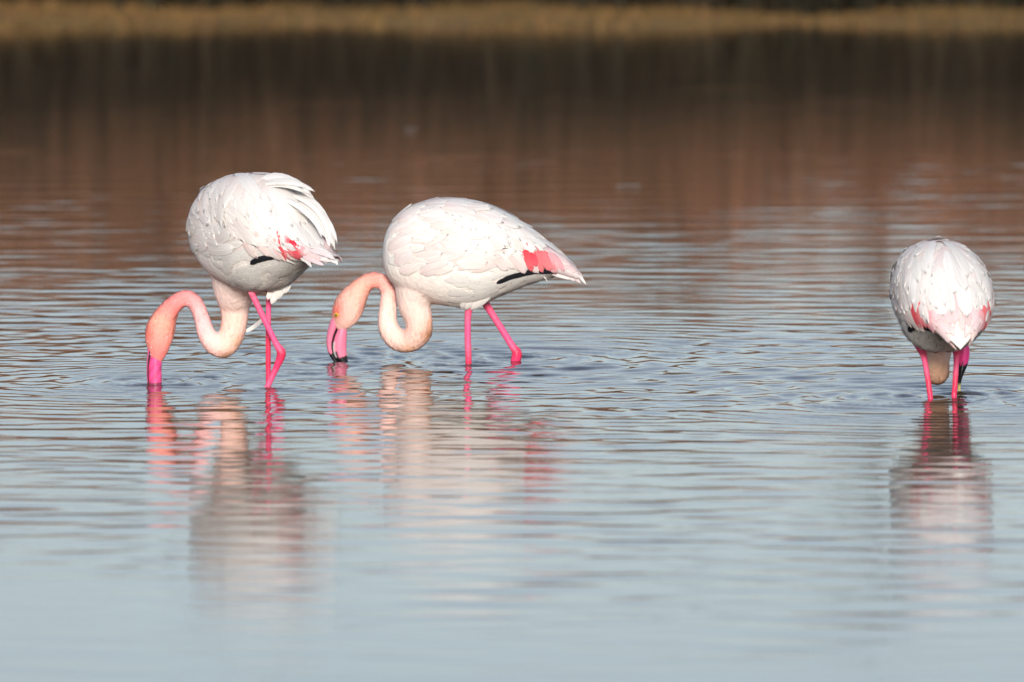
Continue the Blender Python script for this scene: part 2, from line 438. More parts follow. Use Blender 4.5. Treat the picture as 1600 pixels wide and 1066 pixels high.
def feather_surf(torso, X, ph, alpha, length, width, lift0, lift1, tip=.35, curl=0.0):
    """a feather laid on the trunk, walking from its root along the skin"""
    x, p, a = X, ph, alpha
    ds = length / (NL - 1)
    jag = rng.normal(0, .05, NW)
    XX = np.zeros((NL, NW)); PP = np.zeros((NL, NW))
    for i, l in enumerate(L_):
        lu, lv = torso.metric(x, p)
        off = W_ * float(feather_shape(l, width / 2, tip))
        along = jag * length * 1.4 * max(0, l - .75) - abs(W_) * length * .02
        XX[i] = x + (-math.sin(a) * off + math.cos(a) * along) / lu
        PP[i] = p + (math.cos(a) * off + math.sin(a) * along) / lv
        x += math.cos(a) * ds / lu; p += math.sin(a) * ds / lv
    XX = np.clip(XX, 602, 914)
    q = torso.P(XX, PP); _, _, nn = torso.frame(XX, PP)
    l = L_[:, None]; w = W_[None, :]
    h = lift0 + (lift1 - lift0) * l ** 1.3 + (1 - w * w) * width * .06 + curl * l ** 2.5
    global LAST_N
    LAST_N = (-nn).reshape(-1, 3)
    return (q - nn * h[..., None]).reshape(-1, 3)
LAST_N = None

def feather_free(c0, c1, c2, nrm, width, tip=.35, cup=.1):
    """a feather along a quadratic curve in space"""
    c0, c1, c2, nrm = map(lambda v: np.array(v, float), (c0, c1, c2, nrm))
    pos = np.zeros((NL, NW, 3))
    for i, l in enumerate(L_):
        c = (1-l)**2 * c0 + 2*l*(1-l) * c1 + l*l * c2
        t = 2*(1-l) * (c1 - c0) + 2*l * (c2 - c1); t /= np.linalg.norm(t)
        s = np.cross(t, nrm); s /= np.linalg.norm(s); n = np.cross(s, t)
        hw = float(feather_shape(l, width / 2, tip))
        for j, w in enumerate(W_): pos[i, j] = c + s * w * hw + n * (1 - w * w) * width * cup
    return pos.reshape(-1, 3)

FR = [f[::-1] for f in FF]
def grid_normals(pos):
    g = np.asarray(pos).reshape(NL, NW, 3)
    n = np.cross(np.gradient(g, axis=0), np.gradient(g, axis=1)); n /= np.linalg.norm(n, axis=-1, keepdims=True) + 1e-12
    return n.reshape(-1, 3)
def soft_normals(me, N): 
    """a coat of vanes scatters light as one soft surface: shade feathers mostly by the lie of the body under them"""
    me.normals_split_custom_set_from_vertices([tuple(v) for v in N])
def soft_blend(pos, Nb, k=.46):
    gn = grid_normals(pos); flip = (gn * Nb).sum() < 0
    if flip: gn = -gn
    N = Nb * k + gn * (1 - k); N /= np.linalg.norm(N, axis=1, keepdims=True) + 1e-9
    return N, flip                                   # gn points along FF winding when not flipped
def add_feather(root, name, pos, c0, c1, on_body=True):
    t = np.repeat(L_, NW)[:, None]
    c = np.array(c0) * (1 - t) + np.array(c1) * t
    if on_body: N, flip = soft_blend(pos, LAST_N)
    # FF winds (row, next column): its face normal is cross(column, row) = -grid normal
    o = mesh_obj(name, pos, (FF if flip else FR) if on_body else FF, M_FEATHER, root, cols=c, uvs=UV)
    if on_body: soft_normals(o.data, N)
    return o

WHITE = np.array([.85, .805, .765]); CREAM = np.array([.88, .80, .72]); BLUSH = np.array([.82, .60, .55])
PINK = np.array([.89, .44, .46]); RED = np.array([.84, .025, .05]); SALMON = np.array([.88, .17, .19]); BLACK = np.array([.012, .012, .016])
def jit(c, s=.02): return np.clip(np.array(c) + rng.normal(0, s, 3) * .5 + rng.normal(0, s), .005, .93)

def plumage(root, T, sides=(1, -1), blush=.5, ruff=1.0, droop=0.0, long=1.0, rosy=0.0, reds=None):
    reds = reds or [RED, RED, RED, SALMON, SALMON, SALMON, SALMON, SALMON, SALMON, PINK, PINK]
    g = rng
    # --- small soft feathers of breast and belly: too many to pick apart, one piece
    V = []; F = []; C = []; U = []; NN = []
    for sgn in sides:
        for X in np.arange(606, 842, 9.5):
            for ph in np.arange(60, 176, 11):
                if ph < 95 and X > 640: continue
                if ph > 112 and X < 700: continue            # the neck grows out here
                if X > 800 and ph < 120: continue
                p = sgn * R(ph + g.normal(0, 4))
                pos = feather_surf(T, X + g.normal(0, 3), p, sgn * R(g.normal(-4, 14)), g.uniform(.045, .07), g.uniform(.02, .032), -.001, .0015, .6)
                o = len(V); V += list(pos); n_, fl = soft_blend(pos, LAST_N, .75); NN += list(n_); F += [tuple(o + q for q in f) for f in (FF if fl else FR)]; U += UV
                c = jit(WHITE * .8 + CREAM * .2, .010); C += [c] * len(pos)
    o = mesh_obj('breast_down', V, F, M_FEATHER, root, cols=np.array(C), uvs=U); o['kind'] = 'stuff'; soft_normals(o.data, NN)
    for sgn in sides:
        # --- wing and back coverts, overlapping rows
        for X in np.arange(611, 800, 15):
            t = (X - 604) / 195
            for ph in np.arange(5, 118 - 16 * t, 14):
                p = ph + g.normal(0, 5); a = 24 - 46 * (ph / 110) ** 1.5 + g.normal(0, 10) * ruff + droop * min(1, t * 3 + .3) * (1 - (ph / 125) ** 3)
                ln = (.085 + .06 * t) * g.uniform(.75, 1.3) * long
                a = min(a, math.degrees(math.asin(np.clip(R(106 - p) * .16 / ln, -.4, .98)))); wd = .040 * g.uniform(.7, 1.25) * (1 + .15 * t)
                cu = g.uniform(.003, .010) if g.random() < .10 * ruff else 0
                pos = feather_surf(T, X + g.normal(0, 7), sgn * R(p), sgn * R(a), ln, wd, .0003, .0034 + abs(g.normal(0, .0018)) * ruff, .6, cu)
                k = blush * g.random() ** 2
                base = WHITE * (1 - .6 * k) + BLUSH * .6 * k
                add_feather(root, 'covert_feather', pos, jit(base * .45 + BLUSH * .55, .018), jit(WHITE, .012))  # pinker roots paint soft overlap shading into the feather colour
        # --- long tertials draping over the folded wing and rump
        for i, (X, ph, a, ln) in enumerate([(700, 10, 8, .23), (715, 26, 12, .215), (724, 38, 26, .18), (732, 50, 40, .15), (738, 60, 50, .125),
                                            (762, 4, 3, .21), (775, 16, 5, .20), (790, 26, 8, .18), (772, 36, 30, .15), (782, 44, 46, .13), (756, 62, 54, .105), (800, 40, 48, .11), (812, 36, 44, .10),
                                            (800, 8, 2, .19), (812, 18, 3, .16), (740, 78, 30, .10), (728, 90, 16, .10), (714, 98, 2, .10)]):
            pos = feather_surf(T, X + g.normal(0, 4), sgn * R(ph + g.normal(0, 3)), sgn * R(a + g.normal(0, 4)), ln * g.uniform(.93, 1.1), .045 * g.uniform(.8, 1.2),
                               .0015, .0052 + abs(g.normal(0, .0018)), .45)
            add_feather(root, 'tertial_feather', pos, jit(WHITE, .01), jit(WHITE * .65 + BLUSH * .35 if ph > 40 else WHITE, .01))
        # --- black flight feathers tucked under the wing's lower edge
        for i in range(8):
            X = 776 + i * 7.5; ph = 127 - i * 1.3
            pos = feather_surf(T, X, sgn * R(ph), sgn * R(-12 + 1.5 * i + g.normal(0, 2)), .07 + .002 * i, .021, .004, .0058, .85)
            add_feather(root, 'flight_feather', pos, BLACK, BLACK * 1.6)
        # --- pale, red and pink coverts hanging behind the tertials
        CC = [BLUSH, WHITE, BLUSH, BLUSH, WHITE, PINK, BLUSH] + list(reds)
        for i, c in enumerate(CC):
            f = i / (len(CC) - 1)
            if i < 7: X, ph, an, ln = 774 + 7.5 * i, 92 - i * 1.5, 62 - 2 * i, .082
            else: k = (i - 7) / (len(CC) - 8); X, ph, an, ln = 818 + 42 * k, 70 - 6 * k + 3 * math.sin(i * 2.1), 74 - 26 * k, .078 - .022 * k
            tipc = WHITE * .5 + BLUSH * .5 if i < 7 else c * .7 + PINK * .3
            pos = feather_surf(T, X, sgn * R(ph), sgn * R(an + g.normal(0, 8)), ln * g.uniform(.8, 1.2), .031 * g.uniform(.75, 1.3), .0045, g.uniform(.006, .0095), .6)
            add_feather(root, 'wing_feather', pos, jit(c, .01), jit(tipc, .015))
        # --- tail
        for i in range(12):
            X = 842 + (i % 4) * 11; ph = 4 + i * 10
            pos = feather_surf(T, X, sgn * R(ph), sgn * R(g.normal(0, 5)), g.uniform(.085, .13) * (1 if i % 4 == 0 else .8), .027, .002, .007, .8)
            k = g.uniform(.2, .65) if ph > 25 else .12 + rosy
            k = min(.9, k + rosy)
            add_feather(root, 'tail_feather', pos, jit(WHITE * (1 - k) + PINK * k, .02), jit(WHITE * (1 - k * .6) + PINK * k * .6, .02))
        for i in range(5):
            pos = feather_surf(T, 876 + 3 * i, sgn * R(10 + i * 22), sgn * R(g.normal(0, 6)), g.uniform(.05, .07), .022, .003, .007, .85)
            k = g.uniform(.15, .4) + rosy * .5
            add_feather(root, 'tail_feather', pos, jit(WHITE * (1 - k) + PINK * k, .02), jit(WHITE * (1 - k * .6) + PINK * k * .6, .02))

def wisps(root, loc, T, lst):
    for (a, c, e, d0, d1, w, k) in lst:
        pos = feather_free(loc(*a, d0), loc(*c, (d0 + d1) / 2), loc(*e, d1), (.2, -.95, .25), w, .85, .06)
        add_feather(root, 'tail_feather', pos, jit(WHITE * (1 - k) + PINK * k, .02), jit(WHITE * (1 - k * .5) + PINK * k * .5, .02), False)

def loft_edges(name, root, Lp, Rp, hd, loc, colour, sub=4, seg=18):
    """solid between two edge lines (photo-measured), elliptical in depth"""
    Lp, Rp, hd = np.array(Lp, float), np.array(Rp, float), np.array(hd, float)
    n = len(Lp); t = np.linspace(0, n - 1, (n - 1) * sub + 1)
    it = lambda v: np.interp(t, range(n), v)
    sm = lambda v: np.convolve(np.pad(v, 2, 'edge'), [.1, .2, .4, .2, .1], 'valid')
    lx, ly, rx, ry, h = [sm(it(v)) for v in (Lp[:, 0], Lp[:, 1], Rp[:, 0], Rp[:, 1], hd)]
    V = []; F = []; C = []
    m = len(t)
    for k in range(m):
        for j in range(seg):
            w = 2 * math.pi * j / seg
            f = .5 - .5 * math.cos(w)                      # 0 at L edge, 1 at R edge
            px, py = lx[k] + (rx[k] - lx[k]) * f, ly[k] + (ry[k] - ly[k]) * f
            V.append(loc(px, py, math.sin(w) * h[k])); C.append(colour(px, py, f))
    for k in range(m - 1):
        for j in range(seg): F.append((k*seg + j, (k+1)*seg + j, (k+1)*seg + (j+1) % seg, k*seg + (j+1) % seg))
    F.append(tuple(range(seg))); F.append(tuple((m-1)*seg + j for j in range(seg))[::-1])
    o = mesh_obj(name, V, F, M_BILL, root, cols=np.array(C))
    bm_ = bmesh.new(); bm_.from_mesh(o.data); bmesh.ops.recalc_face_normals(bm_, faces=bm_.faces); bm_.to_mesh(o.data); bm_.free()
    return o

def add_eye(root, c, r, out):
    def sphere(c, r, flatten=1.0):
        b = bmesh.new(); bmesh.ops.create_uvsphere(b, u_segments=16, v_segments=10, radius=r)
        me = bpy.data.meshes.new('eye'); b.to_mesh(me); b.free(); me.shade_smooth(); return me
    me = sphere(c, r); me.materials.append(M_EYE)
    e = bpy.data.objects.new('eye', me); COL.objects.link(e); e.parent = root; e.location = c
    mp = sphere(c, r * .55); mp.materials.append(M_PUPIL)
    p = bpy.data.objects.new('pupil', mp); COL.objects.link(p); p.parent = e
    p.location = Vector(out).normalized() * r * .58
    return e

def new_bird(x, d, label):
    o = bpy.data.objects.new('flamingo', None); COL.objects.link(o); o.location = (x, d, 0)
    o.empty_display_size = .3
    o['label'] = label; o['category'] = 'flamingo'; o['group'] = 'flamingos feeding in the shallow water'
    return o

def locator(x0, yw, ppm, depth0=0.0):
    # the camera looks down 4 degrees, so what stands farther back sits a little higher in the photo
    return lambda px, py, dep=0.0: ((px - x0) / ppm, dep + depth0, (yw - py) / ppm - (dep + depth0) * .07)
def limb(loc, ppm, pts):
    out = []
    for p in pts:
        x, y, z = loc(p[0], p[1], p[2]); out.append((x, y, z, p[3] / ppm, p[4] if len(p) > 4 else 1.0))
    return out
def foot(loc_xyz, yaw):
    """webbed foot: a flat spread tube on the lake bed"""
    x, y, z = loc_xyz; c, s = -math.cos(yaw), math.sin(yaw)
    return [(x - c*.01, y - s*.01, z, .010, 1.0), (x + c*.03, y + s*.03, z - .004, .012, 2.2), (x + c*.075, y + s*.075, z - .006, .009, 4.2)]

LEG = lin(228, 60, 106); LEG2 = lin(234, 92, 130); HOCK = lin(224, 56, 88)
legcol = [(0, LEG, 0.0), (.10, lin(226, 50, 112), 1), (.18, LEG, 1), (.27, LEG2, 1), (.36, lin(240, 84, 132), 1), (.45, LEG2, 1), (.52, HOCK, 1), (.6, lin(222, 48, 84), 1), (.68, LEG, 1), (.78, LEG2, 1), (1, LEG, 1)]

# ---------------- side-on bird in the middle
b2 = new_bird(B2X, B2D, 'pink-white flamingo standing side-on with its yellow eye showing and bill tip in the water')
loc2 = locator(700, 567, PPM2)
T2 = Torso(0, 0, 485 / PPM2, 0)
W1 = lin(244, 214, 202); PEACH = lin(242, 200, 186); SALM = lin(244, 168, 152); HEADC = lin(245, 194, 178)
neck2 = limb(loc2, PPM2, [(662, 420, 0, 44, 1.3), (652, 447, 0, 37, 1.2), (648, 475, 0, 27, 1.1), (654, 500, 0, 21.5), (653, 519, .01, 21), (640, 531, .03, 19),
    (622, 530.5, .045, 18), (609, 517, .055, 16.5), (605, 500, .06, 15), (606, 477, .06, 13.5), (605.5, 455, .06, 11.5), (597, 440.5, .06, 11.8), (583, 437, .06, 12.3),
    (569, 443.5, .06, 13.2, .95), (558, 456, .06, 17.5, .9), (548, 471, .06, 22.5, .8), (541, 486, .06, 23.5, .75), (535, 500, .06, 19.5, .75), (531, 510, .06, 12, .8), (529, 515, .06, 7, .8)])
necol2 = [(0, W1, .3), (.08, W1, .7), (.16, PEACH, 1), (.3, PEACH, 1), (.45, lin(248, 212, 200), 1), (.54, lin(246, 184, 172), 1), (.64, lin(243, 158, 144), 1), (.72, lin(247, 178, 158), 1), (.84, HEADC, 1), (1, HEADC, 1)]
lg2a = limb(loc2, PPM2, [(738, 462, -.045, 13), (734, 478, -.045, 8), (731.5, 492, -.045, 5.6), (731, 520, -.045, 5.3), (732, 560, -.045, 5.3), (733, 600, -.045, 5.3), (735, 640, -.045, 6.5), (734, 660, -.045, 5), (731, 762, -.045, 4.6)])
lg2b = limb(loc2, PPM2, [(746, 455, .05, 14), (756, 469, .05, 8), (764, 482, .05, 6), (784, 514, .05, 5.6), (801, 541, .05, 6), (808, 551, .05, 7.8), (806, 562, .05, 8.2), (798, 585, .05, 5.5), (768, 690, .05, 4.8), (745, 762, .05, 4.6)])
x, y, z = loc2(671, 525, 0)
STAINS['flamingo'] = [((x, y - .02, z), .030, lin(176, 112, 50), .75), ((loc2(676, 505)[0], -.03, loc2(676, 505)[2]), .018, lin(226, 150, 90), .5),
                      ((loc2(520, 490)[0], .06 - .03, loc2(520, 488)[2]), .030, lin(240, 100, 82), .9),
                      ((loc2(640, 548)[0], 0.02, loc2(640, 549)[2]), .030, lin(226, 168, 108), .6)]
build_body(b2, T2, [(neck2, necol2, .015), (lg2a, legcol, .003), (lg2b, legcol, .003),
                    (foot(loc2(731, 764, -.045), 0), legcol, .003), (foot(loc2(745, 764, .05), 0), legcol, .003)])
plumage(b2, T2)
wisps(b2, loc2, T2, [((872, 408), (900, 420), (917, 446), -.02, -.03, .016, .2), ((868, 412), (895, 428), (908, 443), -.04, -.03, .018, .5), ((864, 418), (888, 430), (899, 439), -.05, -.04, .018, .4),
                     ((872, 402), (897, 415), (913, 438), .0, -.02, .014, .1), ((855, 424), (878, 431), (892, 437), -.06, -.05, .014, .2), ((846, 430), (852, 432), (856, 441), -.07, -.07, .004, .0)])
BP = lin(240, 128, 156); BK = np.array([.012, .011, .013])
def billcol2(upper):
    def f(px, py, e):
        c = BP.copy() if not upper else lin(238, 132, 160)
        if upper:
            if e > .76: c = BK
            if py > 552: c = BK
        else:
            if e < .10: c = BK
            elif e < .125 and py > 535: c = lin(225, 220, 215)
            elif e < .3 and py > 545: c = BK if e < .22 + (py - 545) * .006 else c
            if py > 559 - max(0, (e - .5)) * 8: c = BK
        return c
    return f
loc2h = locator(700, 567, PPM2, .06)
loft_edges('upper_bill', b2, [(518, 494), (514, 504), (510, 519), (508.5, 533), (510, 547), (515, 558), (522, 567), (528, 575)],
           [(531, 501), (528, 511), (522.5, 523), (519, 535), (518.5, 545), (521, 555), (527.5, 565), (532, 575)], [.017, .017, .015, .014, .013, .012, .010, .008], loc2h, billcol2(True))
loft_edges('lower_bill', b2, [(526, 503), (527, 512), (521.5, 524), (518, 535.5), (517.5, 545), (520, 555), (526.5, 565), (531, 575)],
           [(541, 513), (541.5, 520), (541, 529), (540.5, 538), (540.5, 548), (541.5, 557), (543.5, 566), (545, 576)], [.015, .017, .018, .018, .017, .016, .013, .010], loc2h, billcol2(False))
add_eye(b2, Vector(loc2(525, 492, .06 - .0285)), .0075, (-.25, -1, .05))

# ---------------- bird bending down on the left, seen from behind its wing
b1 = new_bird(B1X, B1D, 'tall flamingo with one leg bent and ruffled white feathers curling over its rump')
loc1 = locator(382, 603, PPM1)
ST1 = Torso.ST.copy()
for r_ in ST1:
    if r_[0] >= 785: f_ = min(1, (r_[0] - 770) / 60) * (1 if r_[0] < 890 else .5); r_[1] += 27 * f_ if r_[0] < 905 else 0; r_[3] *= 1 - .38 * f_
T1 = Torso(54, -3, 1.06, .125, ST=ST1, fat=.93, ox=.018)
W1b = lin(240, 212, 202); SALM1 = lin(238, 138, 132); HEAD1 = lin(238, 132, 126)
neck1 = limb(loc1, PPM1, [(385, 392, .09, 58), (374, 424, .11, 51), (366, 453, .13, 36), (364.5, 480, .15, 24), (364, 503, .15, 20.5), (358, 526, .15, 20), (346, 540, .15, 19),
    (331, 535, .15, 17), (319.5, 519, .15, 14), (313, 497, .15, 12.3), (305.5, 478, .15, 12), (297.5, 468.5, .15, 12.3), (287, 465, .15, 12.6), (274, 471, .15, 13),
    (263, 482, .15, 14.5, .95), (254, 497, .15, 18.5, .9), (248, 513, .15, 22.5, .85), (245, 530, .15, 21.5, .85), (244, 545, .15, 17, .85), (242, 557, .15, 12, .85), (240, 566, .15, 8, .85)])
necol1 = [(0, W1b, .3), (.09, W1b, .7), (.17, lin(240, 196, 180), 1), (.28, lin(244, 200, 186), 1), (.42, lin(246, 192, 190), 1), (.52, lin(244, 172, 172), 1), (.62, lin(239, 146, 144), 1), (.7, SALM1, 1), (.78, lin(244, 165, 145), 1), (.9, HEAD1, 1), (1, HEAD1, 1)]
lg1a = limb(loc1, PPM1, [(381, 424, -.05, 13), (386, 440, -.055, 8.5), (392, 453, -.06, 5.6), (414, 499, -.06, 5.0), (432, 536, -.06, 5.2), (440, 549, -.06, 7.4), (439.5, 558, -.06, 7), (431, 578, -.06, 5.2), (418, 606, -.06, 4.8), (392, 660, -.05, 4.6), (362, 775, -.05, 4.6)])
lg1b = limb(loc1, PPM1, [(428, 440, .03, 17), (423, 458, .03, 8), (420, 472, .03, 4.8), (419, 520, .03, 4.6), (419, 600, .03, 4.5), (420, 640, .03, 5.5), (419, 775, .03, 4.4)])
x, y, z = loc1(374, 538, .13)
STAINS['flamingo.001'] = [((x, y - .02, z), .026, lin(205, 145, 85), .7), ((loc1(350, 560)[0], .13, loc1(350, 560)[2]), .024, lin(205, 145, 95), .6),
                          ((loc1(224, 528)[0], .12, loc1(224, 528)[2]), .022, lin(226, 90, 80), .7)]
build_body(b1, T1, [(neck1, necol1, .015), (lg1a, legcol, .003), (lg1b, legcol, .003),
                    (foot(loc1(362, 778, -.05), R(50)), legcol, .003), (foot(loc1(419, 778, .03), R(50)), legcol, .003)])
plumage(b1, T1, blush=.3, droop=34, long=1.3, reds=[RED, RED, RED, SALMON, PINK, SALMON, RED, RED, RED, SALMON, PINK])
wisps(b1, loc1, T1, [((488, 392), (510, 396), (529, 408), -.34, -.40, .018, .3), ((482, 398), (502, 404), (522, 411), -.34, -.40, .020, .5), ((478, 402), (496, 409), (511, 417), -.34, -.40, .018, .6),
                     ((492, 388), (512, 393), (526, 404), -.33, -.39, .014, .1), ((474, 405), (486, 408), (491, 420), -.33, -.38, .016, .05)])
MG = lin(234, 82, 142)
bc1u = lambda px, py, e: BK if (e > .35 and e < .8) else lin(235, 90, 145)
bc1l = lambda px, py, e: MG * (.55 if abs(px - 243.5 - 4 * math.sin((py - 566) * .16)) < .9 and 566 < py < 590 else .85 + .15 * math.sin(py * .35 + px * .5))  # dark crease of the bill's fold is shade painted into the colour
loc1h = locator(382, 603, PPM1, .15)
loft_edges('upper_bill', b1, [(227, 538), (227.5, 551), (226, 565), (225.6, 580), (226.5, 596), (229, 612)], [(238, 545), (234, 556), (231, 566), (230, 580), (230.5, 596), (233, 612)], [.014, .014, .012, .012, .010, .008], loc1h, bc1u)
loft_edges('lower_bill', b1, [(231, 541), (230.5, 553), (229.5, 566), (229, 580), (229.5, 596), (232, 612)], [(248, 556), (250, 564), (249.5, 574), (249.5, 584), (250, 597), (249, 612)], [.017, .018, .018, .017, .016, .014], loc1h, bc1l)
add_eye(b1, Vector(loc1(227.5, 533, .15)), .0070, (-1, -.25, .05))
# loose feathers: curling tertials over the rump, one strand behind the neck
for (a, c, e, dep0, dep1, w, n_) in [((410, 285), (456, 272), (491, 304), -.08, -.16, .034, 6), ((412, 292), (446, 281), (478, 298), -.12, -.20, .032, 4),
                                     ((456, 308), (514, 318), (520, 386), -.12, -.26, .034, 7), ((446, 320), (496, 332), (508, 374), -.16, -.3, .034, 4)]:
    for q in range(n_):
        j = lambda p, m: (p[0] + rng.normal(0, m), p[1] + rng.normal(0, m))
        dd = rng.normal(0, .012)
        pos = feather_free(loc1(*j(a, 5), dep0 + dd), loc1(*j(c, 3), (dep0 + dep1) / 2 + dd), loc1(*j(e, 4.5), dep1 + dd), (.35, -.75, .55), w * rng.uniform(.6, 1.1), .7)
        add_feather(b1, 'tertial_feather', pos, jit(WHITE, .01), jit(WHITE, .02), False)
pos = feather_free(loc1(378, 518, .16), loc1(398, 512, .16), loc1(416, 490, .14), (.2, -1, .2), .013, .3)
add_feather(b1, 'loose_feather', pos, WHITE, WHITE, False)

for (a, c, e, w) in [((452, 424), (452, 445), (443, 459), .030), ((446, 430), (443, 452), (432, 468), .030), ((438, 436), (435, 458), (424, 475), .028), ((430, 440), (427, 456), (418, 468), .026)]:
    pos = feather_free(loc1(*a, -.03), loc1(*c, -.06), loc1(*e, -.05), (.3, -1, .1), w, .6)
    add_feather(b1, 'thigh_feather', pos, jit(CREAM, .01), jit(WHITE, .01), False)
for (a, c, e, w) in [((768, 452), (756, 470), (741, 481), .030), ((756, 458), (748, 474), (736, 484), .030), ((742, 458), (736, 474), (727, 484), .030), ((728, 462), (726, 474), (722, 483), .026)]:
    pos = feather_free(loc2(*a, -.085), loc2(*c, -.085), loc2(*e, -.06), (.2, -1, -.2), w, .6)
    add_feather(b2, 'thigh_feather', pos, jit(CREAM, .01), jit(WHITE, .01), False)

# ---------------- bird on the right, seen from behind
b3 = new_bird(B3X, B3D, 'flamingo seen from behind, tail toward the viewer, black-tipped bill beside its leg')
loc3 = locator(1466, 624, PPM3)
T3 = Torso(83, 6, 485 / PPM3 * 1.0, -.036, fat=.97)
neck3 = limb(loc3, PPM3, [(1466, 470, .10, 52), (1466, 505, .14, 42), (1467, 540, .17, 28), (1468, 565, .18, 20), (1468.5, 579, .20, 19.5), (1468.5, 581, .24, 19), (1469, 568, .28, 16), (1470, 540, .30, 14), (1473, 510, .31, 12),
    (1479, 490, .32, 12), (1490, 484, .33, 12.5), (1500, 492, .33, 15), (1505, 508, .33, 20), (1507, 525, .32, 20), (1507, 540, .32, 15), (1507, 550, .31, 10)])
necol3 = [(0, W1, .3), (.1, W1, .7), (.2, lin(236, 190, 160), 1), (.35, lin(240, 190, 160), 1), (.6, SALM, 1), (.8, HEADC, 1), (1, HEADC, 1)]
lg3a = limb(loc3, PPM3, [(1438, 530, .05, 15), (1441, 545, .04, 8.5), (1445, 560, .04, 5.2), (1450, 590, .03, 4.7), (1455, 628, .02, 4.6), (1460, 670, .0, 5), (1462, 790, .04, 4.4)])
lg3b = limb(loc3, PPM3, [(1497, 532, .05, 15), (1496, 547, .04, 8.5), (1495.5, 560, .04, 5.2), (1493.5, 590, .03, 4.7), (1491, 628, .02, 4.6), (1490, 670, .0, 5), (1490, 790, .04, 4.4)])
build_body(b3, T3, [(neck3, necol3, .015), (lg3a, legcol, .003), (lg3b, legcol, .003),
                    (foot(loc3(1462, 793, .04), R(83)), legcol, .003), (foot(loc3(1490, 793, .04), R(83)), legcol, .003)])
plumage(b3, T3, blush=.4, rosy=.25, droop=8, long=1.15)
def bc3(px, py, e):
    if py > 600: return lin(190, 180, 110)
    return BK if py > 568 + 3 * math.sin(px * .9) else lin(238, 66, 140)
loc3h = locator(1461, 624, PPM3, .31)
loft_edges('upper_bill', b3, [(1497, 538), (1496, 552), (1495, 564), (1495, 576), (1497, 588), (1499, 597), (1499, 622)], [(1503, 538), (1503, 552), (1502, 564), (1501, 576), (1501, 588), (1501, 597), (1501, 622)], [.014, .014, .013, .012, .010, .006, .004], loc3h, bc3)
loft_edges('lower_bill', b3, [(1501, 538), (1501, 552), (1500, 564), (1499, 576), (1499.5, 588), (1499.6, 597), (1499.6, 622)], [(1516, 535), (1518, 548), (1516.5, 562), (1513, 574), (1508, 585), (1504, 596), (1502.5, 622)], [.016, .018, .017, .015, .012, .006, .004], loc3h, bc3)

# ------------------------------------------------------------------ far bank vegetation
def blades(name, n, fx, fy, h0, h1, w0, w1, cols, lean, label, cat, segs=2, zf=None):
    x = rng.uniform(*fx, n); y = rng.uniform(*fy, n); z = bank_height(x, y) - .03
    if zf is not None: y = y + zf(x); z = bank_height(x, y) - .03
    h = rng.uniform(h0, h1, n) * (1 + .16 * np.sin(x * 1.1 + 2) * np.sin(x * .37)); w = rng.uniform(w0, w1, n)
    lx, ly = rng.normal(0, lean, n), rng.normal(0, lean, n); a = rng.uniform(0, math.pi, n)
    dx, dy = np.cos(a) * w / 2, np.sin(a) * w / 2
    P = np.zeros((n, 6, 3))
    for k, f in enumerate((0, .55, 1)):
        s = (1, .85, .15)[k]
        cx, cy, cz = x + lx * h * f ** 2, y + ly * h * f ** 2, z + h * f * (1 - .15 * (abs(lx)) * f)
        P[:, 2*k] = np.stack([cx - dx * s, cy - dy * s, cz], -1); P[:, 2*k + 1] = np.stack([cx + dx * s, cy + dy * s, cz], -1)
    me = bpy.data.meshes.new(name); me.vertices.add(n * 6); me.vertices.foreach_set('co', P.ravel().astype(np.float32))
    b = np.arange(n)[:, None] * 6
    q = np.concatenate([b + np.array([[0, 1, 3, 2]]), b + np.array([[2, 3, 5, 4]])], 0)
    me.loops.add(len(q) * 4); me.polygons.add(len(q)); me.loops.foreach_set('vertex_index', q.ravel().astype(np.int32))
    me.polygons.foreach_set('loop_start', (np.arange(len(q)) * 4).astype(np.int32)); me.update(calc_edges=True)
    at = me.color_attributes.new('Col', 'FLOAT_COLOR', 'POINT')
    c = np.array(cols)[rng.integers(0, len(cols), n)] * rng.uniform(.75, 1.25, (n, 1))
    at.data.foreach_set('color', np.concatenate([np.repeat(c, 6, 0), np.ones((n * 6, 1))], 1).astype(np.float32).ravel())
    me.materials.append(M_LEAF)
    o = bpy.data.objects.new(name, me); COL.objects.link(o); o['kind'] = 'stuff'; o['label'] = label; o['category'] = cat
    return o
blades('dry_grass', 40000, (-14, 14), (SHORE - .1, 67), .03, .10, .008, .02, [(.21, .112, .040), (.25, .135, .050), (.16, .088, .030), (.15, .10, .034)], .5,
       'short tan dry grass covering the far bank', 'grass')
blades('dark_undergrowth', 30000, (-16, 16), (65.7, 68.6), .28, 1.0, .02, .06, [(.022, .018, .011), (.03, .022, .012), (.018, .016, .009)], .3,
       'dark undergrowth along the top of the far bank', 'undergrowth', zf=lambda x: .55 - .16 * np.clip(x, -3.5, 3.5) + .15 * np.sin(2.3 * x))
blades('olive_scrub', 24000, (-16, 16), (68, 69.8), .6, 1.8, .02, .05, [(.19, .10, .056), (.14, .082, .048), (.22, .115, .065)], .2,
       'olive grey scrub behind the dark undergrowth', 'scrub')
blades('brown_reeds', 40000, (-18, 18), (69, 74), 1.6, 2.75, .02, .05, [(.42, .185, .10), (.36, .16, .09), (.47, .215, .12), (.29, .14, .082)], .10,
       'tall brown reeds behind the far bank', 'reeds')

